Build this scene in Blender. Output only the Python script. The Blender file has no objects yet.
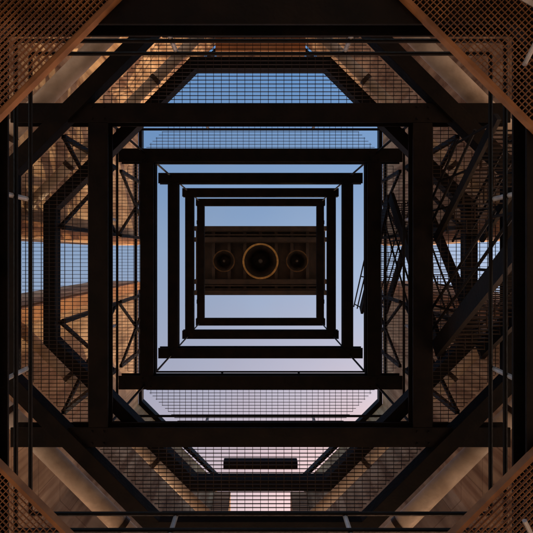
import bpy, bmesh, math, random
from mathutils import Vector, Matrix
random.seed(4)
S = bpy.context.scene
CAMZ = 1.5            # camera height above ground
F = 414.6             # focal length in photo pixels (28 mm on 36 mm)
R = 2.5               # half size of the shaft
ST = 2.725            # storey height
HA = 6.38             # landing A above camera
LV = [HA - ST] + [HA + i*ST for i in range(5)]   # Z,A,B,C,D,E (above camera)

# ------------------------------------------------------------------ materials
def mat(name, c1, c2, scale=3.0, rough=0.6, metal=0.0, bump=0.0, detail=6, bscale=None, stops=(0.35,0.65)):
    m = bpy.data.materials.new(name); m.use_nodes = True
    nt = m.node_tree; b = nt.nodes['Principled BSDF']
    tc = nt.nodes.new('ShaderNodeTexCoord')
    n = nt.nodes.new('ShaderNodeTexNoise'); n.inputs['Scale'].default_value = scale; n.inputs['Detail'].default_value = detail
    nt.links.new(tc.outputs['Object'], n.inputs['Vector'])
    r = nt.nodes.new('ShaderNodeValToRGB')
    r.color_ramp.elements[0].position = stops[0]; r.color_ramp.elements[1].position = stops[1]
    r.color_ramp.elements[0].color = (*c1, 1); r.color_ramp.elements[1].color = (*c2, 1)
    nt.links.new(n.outputs['Fac'], r.inputs['Fac']); nt.links.new(r.outputs['Color'], b.inputs['Base Color'])
    b.inputs['Roughness'].default_value = rough; b.inputs['Metallic'].default_value = metal
    if bump:
        n2 = nt.nodes.new('ShaderNodeTexNoise'); n2.inputs['Scale'].default_value = bscale or scale*6; n2.inputs['Detail'].default_value = 5
        nt.links.new(tc.outputs['Object'], n2.inputs['Vector'])
        bp = nt.nodes.new('ShaderNodeBump'); bp.inputs['Strength'].default_value = bump; bp.inputs['Distance'].default_value = 0.03
        nt.links.new(n2.outputs['Fac'], bp.inputs['Height']); nt.links.new(bp.outputs['Normal'], b.inputs['Normal'])
    return m, nt, b, tc, r

_s = mat('black_steel', (0.0015,0.0015,0.002), (0.007,0.0048,0.004), 3.5, 0.55, 0.0, 0.2, 9); STEEL=_s[0]; _s[2].inputs['Specular IOR Level'].default_value=0.13
_s = mat('grating_steel', (0.014,0.008,0.005), (0.035,0.019,0.010), 3, 0.5); GRATE=_s[0]; _s[2].inputs['Specular IOR Level'].default_value=0.3
RUST = mat('rusty_grating', (0.13,0.055,0.02), (0.27,0.12,0.042), 4, 0.7)[0]
GALV = mat('galvanised_tube', (0.30,0.30,0.31), (0.52,0.52,0.53), 6, 0.4, 0.5)[0]
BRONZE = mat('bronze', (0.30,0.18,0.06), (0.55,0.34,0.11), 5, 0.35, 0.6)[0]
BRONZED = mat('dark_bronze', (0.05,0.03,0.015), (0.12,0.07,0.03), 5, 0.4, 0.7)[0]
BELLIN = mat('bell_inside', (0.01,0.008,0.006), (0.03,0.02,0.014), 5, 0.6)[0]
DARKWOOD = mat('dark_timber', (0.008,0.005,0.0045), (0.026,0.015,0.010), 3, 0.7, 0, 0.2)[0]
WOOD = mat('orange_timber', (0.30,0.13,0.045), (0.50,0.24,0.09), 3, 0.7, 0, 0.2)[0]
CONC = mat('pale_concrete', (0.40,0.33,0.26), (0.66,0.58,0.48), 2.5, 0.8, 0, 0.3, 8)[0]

def stone():
    m, nt, b, tc, r = mat('tan_stone', (0.30,0.20,0.11), (0.60,0.43,0.265), 1.1, 0.9, 0, 0.35, 9, 9, (0.3,0.68))
    sp = nt.nodes.new('ShaderNodeSeparateXYZ'); nt.links.new(tc.outputs['Object'], sp.inputs[0])
    ad = nt.nodes.new('ShaderNodeMath'); ad.operation = 'SUBTRACT'
    ab = nt.nodes.new('ShaderNodeMath'); ab.operation = 'ABSOLUTE'
    ab2 = nt.nodes.new('ShaderNodeMath'); ab2.operation = 'ABSOLUTE'
    nt.links.new(sp.outputs['X'], ab.inputs[0]); nt.links.new(sp.outputs['Y'], ab2.inputs[0])
    nt.links.new(ab2.outputs[0], ad.inputs[0]); nt.links.new(ab.outputs[0], ad.inputs[1])
    cb = nt.nodes.new('ShaderNodeCombineXYZ'); nt.links.new(ad.outputs[0], cb.inputs['X']); nt.links.new(sp.outputs['Z'], cb.inputs['Y'])
    br = nt.nodes.new('ShaderNodeTexBrick'); br.inputs['Scale'].default_value = 1.0
    br.inputs['Brick Width'].default_value = 2.3; br.inputs['Row Height'].default_value = 0.9; br.inputs['Mortar Size'].default_value = 0.012
    br.inputs['Color1'].default_value = (1,1,1,1); br.inputs['Color2'].default_value = (0.8,0.74,0.66,1); br.inputs['Mortar'].default_value = (0.6,0.55,0.5,1)
    nt.links.new(cb.outputs[0], br.inputs['Vector'])
    mp = nt.nodes.new('ShaderNodeMapping'); mp.inputs['Scale'].default_value = (3.5,3.5,0.25); nt.links.new(tc.outputs['Object'], mp.inputs[0])
    ns = nt.nodes.new('ShaderNodeTexNoise'); ns.inputs['Scale'].default_value=1.2; ns.inputs['Detail'].default_value=5; nt.links.new(mp.outputs[0], ns.inputs['Vector'])
    rs = nt.nodes.new('ShaderNodeValToRGB'); rs.color_ramp.elements[0].position=.35; rs.color_ramp.elements[1].position=.6
    rs.color_ramp.elements[0].color=(.5,.40,.33,1); rs.color_ramp.elements[1].color=(1,1,1,1); nt.links.new(ns.outputs['Fac'], rs.inputs['Fac'])
    mx = nt.nodes.new('ShaderNodeMix'); mx.data_type = 'RGBA'; mx.blend_type = 'MULTIPLY'; mx.inputs[0].default_value = 1
    mx2 = nt.nodes.new('ShaderNodeMix'); mx2.data_type = 'RGBA'; mx2.blend_type = 'MULTIPLY'; mx2.inputs[0].default_value = 1
    nt.links.new(r.outputs['Color'], mx.inputs[6]); nt.links.new(br.outputs['Color'], mx.inputs[7])
    nt.links.new(mx.outputs[2], mx2.inputs[6]); nt.links.new(rs.outputs['Color'], mx2.inputs[7])
    nt.links.new(mx2.outputs[2], b.inputs['Base Color'])
    return m
STONE = stone()
def brick():
    m, nt, b, tc, r = mat('orange_brick', (0.30,0.15,0.075), (0.42,0.23,0.12), 2, 0.9)
    w = nt.nodes.new('ShaderNodeTexWave'); w.wave_type='BANDS'; w.bands_direction='Z'; w.inputs['Scale'].default_value = 1.6
    nt.links.new(tc.outputs['Object'], w.inputs['Vector'])
    rr = nt.nodes.new('ShaderNodeValToRGB'); rr.color_ramp.elements[0].position=0.1; rr.color_ramp.elements[1].position=0.3
    rr.color_ramp.elements[0].color=(0.3,0.25,0.2,1); rr.color_ramp.elements[1].color=(1,1,1,1)
    nt.links.new(w.outputs['Fac'], rr.inputs['Fac'])
    mx = nt.nodes.new('ShaderNodeMix'); mx.data_type='RGBA'; mx.blend_type='MULTIPLY'; mx.inputs[0].default_value=1
    nt.links.new(r.outputs['Color'], mx.inputs[6]); nt.links.new(rr.outputs['Color'], mx.inputs[7]); nt.links.new(mx.outputs[2], b.inputs['Base Color'])
    return m
BRICK = brick()

# ------------------------------------------------------------------ mesh accumulator
# coordinates: x to the right of the photo, y to the top of the photo, z above the camera
class Acc:
    def __init__(s): s.v=[]; s.f=[]
    def P(s,p): s.v.append((-p[0], p[1], p[2]+CAMZ)); return len(s.v)-1
    def hexa(s, a, b):
        i=[s.P(p) for p in a]+[s.P(p) for p in b]
        for q in ((0,1,2,3),(7,6,5,4),(0,4,5,1),(1,5,6,2),(2,6,7,3),(3,7,4,0)): s.f.append([i[k] for k in q])
    def box(s, x0,x1,y0,y1,z0,z1):
        s.hexa([(x0,y0,z0),(x1,y0,z0),(x1,y1,z0),(x0,y1,z0)],[(x0,y0,z1),(x1,y0,z1),(x1,y1,z1),(x0,y1,z1)])
    def bar(s, a, b, w, h, up=(0,0,1)):
        a=Vector(a); b=Vector(b); d=(b-a).normalized(); up=Vector(up)
        if abs(d.dot(up))>0.99: up=Vector((1,0,0))
        sd=d.cross(up).normalized(); u=sd.cross(d).normalized()
        q=lambda p:[p-sd*w/2-u*h/2,p+sd*w/2-u*h/2,p+sd*w/2+u*h/2,p-sd*w/2+u*h/2]
        s.hexa(q(a),q(b))
    def ibeam(s, a, b, w, h, t=0.025):
        a=Vector(a); b=Vector(b); z=Vector((0,0,1))
        s.bar(a+z*t/2,b+z*t/2,w,t); s.bar(a+z*(h-t/2),b+z*(h-t/2),w,t); s.bar(a+z*h/2,b+z*h/2,t,h-2*t-0.002)
    def tube(s, a, b, r, n=8):
        a=Vector(a); b=Vector(b); d=(b-a).normalized(); up=Vector((0,0,1)) if abs(d.z)<0.9 else Vector((1,0,0))
        u=d.cross(up).normalized(); v=d.cross(u)
        A=[s.P(a+(u*math.cos(t)+v*math.sin(t))*r) for t in [2*math.pi*k/n for k in range(n)]]
        B=[s.P(b+(u*math.cos(t)+v*math.sin(t))*r) for t in [2*math.pi*k/n for k in range(n)]]
        for k in range(n): s.f.append([A[k],A[(k+1)%n],B[(k+1)%n],B[k]])
        s.f.append(A[::-1]); s.f.append(B)
    def prism(s, poly, z0, z1):
        A=[s.P((x,y,z0)) for x,y in poly]; B=[s.P((x,y,z1)) for x,y in poly]; n=len(poly)
        for k in range(n): s.f.append([A[k],A[(k+1)%n],B[(k+1)%n],B[k]])
        s.f.append(A[::-1]); s.f.append(B)
    def lathe(s, c, prof, n=48):
        rings=[[s.P((c[0]+r*math.cos(2*math.pi*k/n), c[1]+r*math.sin(2*math.pi*k/n), c[2]+z)) for k in range(n)] for r,z in prof]
        for a,b in zip(rings,rings[1:]):
            for k in range(n): s.f.append([a[k],a[(k+1)%n],b[(k+1)%n],b[k]])
    def build(s, name, m, parent=None, bevel=0, smooth=False):
        me=bpy.data.meshes.new(name); me.from_pydata(s.v,[],s.f)
        bm=bmesh.new(); bm.from_mesh(me); bmesh.ops.recalc_face_normals(bm, faces=bm.faces); bm.to_mesh(me); bm.free()
        o=bpy.data.objects.new(name, me); S.collection.objects.link(o); me.materials.append(m)
        if smooth:
            for p in me.polygons: p.use_smooth=True
        if parent: o.parent=parent
        if bevel:
            mo=o.modifiers.new('bevel','BEVEL'); mo.width=bevel; mo.segments=2; mo.limit_method='ANGLE'
        return o
def empty(name):
    e=bpy.data.objects.new(name,None); S.collection.objects.link(e); return e

def clip(poly, p, d):
    t0,t1=-1e9,1e9; n=len(poly)
    cx=sum(q[0] for q in poly)/n; cy=sum(q[1] for q in poly)/n
    for i in range(n):
        a=poly[i]; b=poly[(i+1)%n]; nx,ny=b[1]-a[1],-(b[0]-a[0])
        if (cx-a[0])*nx+(cy-a[1])*ny>0: nx,ny=-nx,-ny
        den=d[0]*nx+d[1]*ny; num=(a[0]-p[0])*nx+(a[1]-p[1])*ny
        if abs(den)<1e-9:
            if num<0: return None
            continue
        t=num/den
        if den>0: t1=min(t1,t)
        else: t0=max(t0,t)
    return (t0,t1) if t1>t0+1e-4 else None
def grating(acc, outer, hole, z, s1, s2, ang=0, w1=0.007, w2=0.008, depth=0.018):
    for k,(sp,w,dz,dep) in enumerate(((s1,w1,0,depth),(s2,w2,0.004,0.009))):
        a=ang+(0 if k==0 else math.pi/2); d=(math.cos(a),math.sin(a)); nrm=(-d[1],d[0])
        i=-200
        while i<200:
            off=i*sp; i+=1
            if abs(off)>9: continue
            p=(nrm[0]*off,nrm[1]*off); c=clip(outer,p,d)
            if not c: continue
            segs=[c]
            if hole:
                h=clip(hole,p,d)
                if h: segs=[(c[0],min(c[1],h[0])),(max(c[0],h[1]),c[1])]
            for t0,t1 in segs:
                if t1-t0>0.02:
                    acc.bar((p[0]+d[0]*t0,p[1]+d[1]*t0,z+dz+depth/2),(p[0]+d[0]*t1,p[1]+d[1]*t1,z+dz+depth/2),w,dep)
def octa(c, v):
    return [(v,c),(-v,c),(-c,v),(-c,-v),(-v,-c),(v,-c),(c,-v),(c,v)]
def sq(a): return [(a,a),(-a,a),(-a,-a),(a,-a)]

# ------------------------------------------------------------------ landings
def railing(acc, gal, z, a, hs=(0.58,0.85), r=0.022):
    for h in hs:
        for (p,q) in (((-a,-a),(a,-a)),((a,-a),(a,a)),((a,a),(-a,a)),((-a,a),(-a,-a))):
            acc.tube((*p,z+h),(*q,z+h),r)
    for c in (-0.92,0.92):
        for p in ((c,a+.03),(c,-a-.03),(a+.03,c),(-a-.03,c)):
            gal.tube((*p,z+0.02),(*p,z+hs[-1]+0.02),0.026)

for li,z in enumerate(LV):
    root=empty('steel_landing')
    W=0.30; H=0.22
    st=Acc(); zb=z
    ext={0:1.8,1:1.35,2:0.62,3:0.42,4:0.25,5:0.2}[li]
    for s in (1,-1):
        st.ibeam((-R-ext,s*R,zb),(R+ext,s*R,zb),W,H)
        st.ibeam((s*R,-R+W/2+.003,zb+.003),(s*R,R-W/2-.003,zb+.003),W,H)
        for q in (1,-1):
            for bx in (-.09,.09):
                for by in (-.09,.09):
                    st.tube((s*R+bx,q*R+by,zb-.022),(s*R+bx,q*R+by,zb+.004),0.018,6)
    if li==1:
        inn=octa(3.45,1.1); out=octa(3.88,1.6)
        for pl,w,dz in ((inn,0.19,0.38),(out,0.24,-0.06)):
            for i in range(8):
                a,b=Vector((*pl[i],zb+dz)),Vector((*pl[(i+1)%8],zb+dz)); d=(b-a).normalized()*w*.2
                e=0.002*(i%2)
                st.bar(a-d+Vector((0,0,.1+e)),b+d+Vector((0,0,.1+e)),w,0.2)
    st.build('ring_beams',STEEL,root,0.004)
    cp=Acc()
    for sx in (1,-1):
        for sy in (1,-1):
            if 1<=li<5: cp.tube((sx*(R+.06),sy*(R+.06),z+H+.002),(sx*(R+.06),sy*(R+.06),z+ST-.002),0.025)
            if li==0:
                cp.bar((sx*4.1,sy*2.5,-CAMZ+.01),(sx*4.1,sy*2.5,z-.002),0.2,0.2)
                cp.bar((sx*4.2,sy*2.5,z+H+.002),(sx*4.2,sy*2.5,LV[1]-.06),0.14,0.14)
    if cp.v: cp.build('hanger_posts',STEEL,root)
    g=Acc()
    if li==1: grating(g, octa(3.8,1.55), sq(R-0.1), z+.225, 0.062, 0.125)
    if li==2: grating(g, octa(3.6,1.7), sq(R-0.1), z+.225, 0.07, 0.13)
    if g.v: g.build('grating_floor',GRATE,root)
    r=Acc(); gl=Acc()
    railing(r,gl,z, R+0.0)
    r.build('handrails',STEEL,root); gl.build('rail_posts',GALV if li<2 else STEEL,root)
    if li in (1,2):
        b=Acc()
        for s in (1,-1):
            x=s*3.15
            for y in (-2.2,-0.75,0.75,2.2):
                b.bar((x,y,z+.25),(x,y,z+ST-.03),0.07,0.07)
            for (y0,y1) in ((-2.2,-0.75),(2.2,0.75)):
                b.bar((x,y0,z+.25),(x,y1,z+ST-.03),0.05,0.05)
                b.bar((x+.06*s,y1,z+.25),(x+.06*s,y0,z+ST-.03),0.05,0.05)
            b.bar((x,-2.9,z+ST/2),(x,2.9,z+ST/2),0.06,0.06)
        b.build('side_bracing',STEEL,root)

# corner gratings of the lowest landing
D=2.69*math.sqrt(2)
for sx in (-1,1):
    for sy in (-1,1):
        root=empty('corner_grating_platform')
        z=LV[0]
        poly=[(sx*(D-4.6),sy*4.6),(sx*4.6,sy*4.6),(sx*4.6,sy*(D-4.6))]
        if sx*sy<0: poly=poly[::-1]
        g=Acc()
        grating(g, poly, None, z-.04, 0.042, 0.042, math.pi/4, 0.007, 0.007, 0.02)
        g.build('grating_floor',RUST,root)
        e=Acc()
        e.bar((sx*(D-4.6),sy*4.6,z-.03),(sx*4.6,sy*(D-4.6),z-.03),0.035,0.07)
        e.build('edge_angle',RUST,root)
        t=Acc()
        t.tube((sx*1.75,sy*2.75,z-.15),(sx*2.9,sy*2.1,z-.15),0.022)
        t.tube((sx*2.2,sy*1.9,z-.2),(sx*2.75,sy*3.0,z-.2),0.02)
        t.build('conduit',GALV,root)
        k=Acc()
        k.bar((sx*1.9,sy*2.75,z+.05),(sx*3.2,sy*1.45,z+.05),0.07,0.12)
        k.build('joist',STEEL,root)

# ------------------------------------------------------------------ stairs
def stair(x0,x1,ya,za,yb,zb,n=13,sw=.07,sh=.24,HM=STEEL):
    root=empty('metal_staircase'); s=Acc(); t=Acc(); h=Acc()
    for x in (x0,x1): s.bar((x,ya,za),(x,yb,zb),sw,sh)
    for i in range(1,n):
        k=i/n; y=ya+(yb-ya)*k; z=za+(zb-za)*k
        for j in range(5): t.box(x0+.05,x1-.05,y-.11+j*.052,y-.11+j*.052+.012,z-.015,z+.02)
        for xx in (x0+.06,(x0+x1)/2,x1-.06): t.box(xx-.006,xx+.006,y-.115,y+.115,z-.02,z-.003)
    for x in (x0,x1):
        for dz in (.5,.95): h.tube((x,ya,za+dz),(x,yb,zb+dz),0.02)
        for k in (0.03,.35,.66,.97):
            y=ya+(yb-ya)*k; z=za+(zb-za)*k; h.tube((x,y,z),(x,y,z+.95),0.018)
    s.build('stringers',STEEL,root); t.build('treads',GRATE,root); h.build('handrails',HM,root)
stair(2.72,3.42, .82,LV[0]+.2, -1.15,LV[1]+.05)
stair(2.72,3.42, 1.9,LV[0]+1.1, .55,LV[1]+.05, 7, .05,.12)
stair(2.9,3.6, -1.3,LV[1]+.25, 1.6,LV[2]+.1)
stair(2.9,3.6, 1.6,LV[2]+.25, -1.3,LV[3]+.1)

# ------------------------------------------------------------------ piers
HT=15.3; HW=7.0  # walls stop above an unseen base, opened up to let more light in
for sx in (-1,1):
    for sy in (-1,1):
        root=empty('stone_pier')
        m=lambda pl:[(sx*x,sy*y) for x,y in pl]
        a=Acc(); a.prism(m([(4.5,.65),(4.5,5.2),(1.6,8.1),(1.6,9.5),(3.2,9.5),(6.0,6.2),(6.0,.65)]),HW,HT)
        a.build('shaft_wall',STONE,root,0.02)
        l=Acc(); l.prism(m([(4.6,4.4),(4.6,5.2),(3.8,6.0),(4.6,7.2),(5.9,6.1),(5.9,4.4)]),-CAMZ+.004,HW-.002)
        l.build('leg',STONE,root,0.02)
        b=Acc(); b.prism(m([(1.05,8.05),(1.05,9.4),(1.597,9.4),(1.597,8.05)]),HW+.01,14.6)
        b.build('brick_jamb',BRICK,root)
        w=Acc(); w.prism(m([(4.36,.68),(4.36,.95),(4.497,.95),(4.497,.68)]),HW+.05,HT-.1)
        w.build('timber_trim',WOOD,root)
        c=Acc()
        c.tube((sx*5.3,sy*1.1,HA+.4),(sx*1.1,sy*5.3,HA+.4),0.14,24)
        c.tube((sx*4.75,sy*.98,8.0),(sx*.98,sy*4.75,8.0),0.10,24)  # inner tube added, its pale colour standing in for diagonal highlights on the walls
        c.build('concrete_tube_and_highlight_strip',CONC,root,0,True)
        f=Acc()
        for t in (.28,.72):
            for (q,hh,rr) in ((5.3,HA+.4,.155),(4.75,8.0,.112)):
                o_=1.1 if q==5.3 else .98
                xx=q+(o_-q)*t; yy=o_+(q-o_)*t; dd=.03
                f.tube((sx*(xx+dd),sy*(yy-dd),hh),(sx*(xx-dd),sy*(yy+dd),hh),rr,24)
        f.build('pipe_collars',GRATE,root)
        k=Acc(); k.prism(m([(4.38,.95),(4.38,5.1),(1.5,7.98),(1.5,8.1),(4.5,5.25),(4.5,.95)]),HT+.003,HT+.25)
        k.build('coping',STEEL,root)
lt=empty('timber_lintel'); a=Acc(); a.box(-1.59,1.59,7.5,8.04,14.65,15.2)
a.build('beam',BRICK,lt)
sg=empty('light_housing'); a=Acc(); a.box(-.6,.6,-3.15,-3.03,HA+.3,HA+.45); a.build('housing',STEEL,sg,.01)

# ------------------------------------------------------------------ bell bridge and bells
HB=21.6; XB=3.45
root=empty('bell_bridge'); a=Acc()
a.box(-XB,XB,-1.8,1.8,HB+.5,HB+.62)
for i,y in enumerate((-1.68,-1.1,1.1,1.68)): a.box(-XB,XB,y-.12,y+.12,HB,HB+.498)
for x in [-3.3+i*0.825 for i in range(9)]: a.box(x-.08,x+.08,-1.55,1.55,HB+.2,HB+.497)
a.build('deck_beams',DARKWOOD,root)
b=Acc()
for i in range(17):
    y=-1.5+i*0.19
    if abs(y)<.95 : continue
    b.box(-XB+.1,XB-.1,y-.04,y+.04,HB+.1,HB+.19)
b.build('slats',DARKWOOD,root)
c=Acc()
for sx in (-1,1):
    for sy in (-1,1): c.bar((sx*2.62,sy*1.68,LV[5]+.23),(sx*3.05,sy*1.68,HB-.002),0.16,0.16)
    c.bar((sx*2.9,-1.55,HB-1.0),(sx*2.9,1.55,HB-1.0),0.1,0.1)
c.build('posts',STEEL,root)
def bell(x,y,zm,r,M):
    e=empty('bronze_bell'); a=Acc()
    prof=[(1.0,0),(.97,.10),(.86,.30),(.72,.65),(.62,1.05),(.55,1.35),(.40,1.5),(.12,1.56),(.001,1.57)]
    a.lathe((x,y,zm),[(q*r,h*r) for q,h in prof]); a.lathe((x,y,zm),[(1.0*r,0),(.97*r,-.02*r),(.92*r,.0),(.90*r,.06*r)])
    a.build('shell',M,e,0,True)
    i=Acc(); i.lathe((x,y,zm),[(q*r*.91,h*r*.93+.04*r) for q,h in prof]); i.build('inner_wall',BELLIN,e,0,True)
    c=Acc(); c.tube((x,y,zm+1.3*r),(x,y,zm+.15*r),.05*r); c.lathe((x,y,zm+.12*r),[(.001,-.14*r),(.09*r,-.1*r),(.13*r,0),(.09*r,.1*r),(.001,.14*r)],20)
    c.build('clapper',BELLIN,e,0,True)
    y_=Acc(); y_.bar((x-.5*r,y,zm+1.62*r),(x+.5*r,y,zm+1.62*r),.16*r,.12*r); y_.tube((x,y,zm+1.5*r),(x,y,HB+.5),.06*r); y_.build('yoke',STEEL,e)
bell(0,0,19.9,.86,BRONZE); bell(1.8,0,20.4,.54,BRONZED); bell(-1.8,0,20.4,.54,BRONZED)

# ------------------------------------------------------------------ ground
gm=mat('paving',(0.34,0.27,0.20),(0.46,0.38,0.29),0.6,0.9)[0]
me=bpy.data.meshes.new('ground'); L=3000
me.from_pydata([(-L,-L,0),(L,-L,0),(L,L,0),(-L,L,0)],[],[(0,1,2,3)]); me.materials.append(gm)
o=bpy.data.objects.new('ground',me); S.collection.objects.link(o)

# ------------------------------------------------------------------ sky
EL=31; AZ=208
w=bpy.data.worlds.new("World"); S.world=w; w.use_nodes=True; nt=w.node_tree
bg=nt.nodes['Background']; sk=nt.nodes.new('ShaderNodeTexSky'); sk.sky_type='NISHITA'; sk.sun_disc=False
sk.sun_elevation=math.radians(EL); sk.sun_rotation=math.radians(AZ); sk.air_density=1.0; sk.dust_density=1.5
tc=nt.nodes.new('ShaderNodeTexCoord'); sp=nt.nodes.new('ShaderNodeSeparateXYZ'); nt.links.new(tc.outputs['Generated'],sp.inputs[0])
nz=nt.nodes.new('ShaderNodeTexNoise'); nz.inputs['Scale'].default_value=3.2; nz.inputs['Detail'].default_value=6
nt.links.new(tc.outputs['Generated'],nz.inputs['Vector'])
ma=nt.nodes.new('ShaderNodeMath'); ma.operation='MULTIPLY_ADD'; ma.inputs[1].default_value=0.3; nt.links.new(nz.outputs['Fac'],ma.inputs[0]); nt.links.new(sp.outputs['Y'],ma.inputs[2])
mr=nt.nodes.new('ShaderNodeMapRange'); mr.inputs['From Min'].default_value=-0.45+.15; mr.inputs['From Max'].default_value=0.45+.15
nt.links.new(ma.outputs[0],mr.inputs['Value'])
cr=nt.nodes.new('ShaderNodeValToRGB'); els=cr.color_ramp.elements
k=.74
els[0].position=0; els[0].color=(3.55*k,2.15*k,1.55*k,1); els[1].position=1; els[1].color=(1.75*k,2.45*k,2.75*k,1)
e=els.new(0.5); e.color=(3.3*k,2.95*k,2.5*k,1)
nt.links.new(mr.outputs['Result'],cr.inputs['Fac'])
mx=nt.nodes.new('ShaderNodeMix'); mx.data_type='RGBA'; mx.blend_type='MULTIPLY'; mx.inputs[0].default_value=1
nt.links.new(sk.outputs[0],mx.inputs[6]); nt.links.new(cr.outputs[0],mx.inputs[7]); nt.links.new(mx.outputs[2],bg.inputs['Color'])
bg.inputs['Strength'].default_value=0.15
sl=bpy.data.lights.new('sun','SUN'); sl.energy=4.3; sl.angle=math.radians(.5); sl.color=(1,.72,.43)
so=bpy.data.objects.new('sun',sl); S.collection.objects.link(so)
az=math.radians(AZ); el=math.radians(EL)
d=Vector((math.sin(az)*math.cos(el),math.cos(az)*math.cos(el),math.sin(el)))
so.rotation_euler=(-d).to_track_quat('-Z','Y').to_euler()

# ------------------------------------------------------------------ camera
cam=bpy.data.cameras.new('camera'); co=bpy.data.objects.new('camera',cam); S.collection.objects.link(co); S.camera=co
cam.lens=28; cam.sensor_width=36; co.location=(0,.3175,CAMZ); co.rotation_euler=(0,math.pi,0)
cam.shift_x=6/533; cam.shift_y=-12/533; cam.clip_end=8000; cam.clip_start=.05
S.view_settings.view_transform='Standard'; S.view_settings.look='None'; S.view_settings.exposure=0
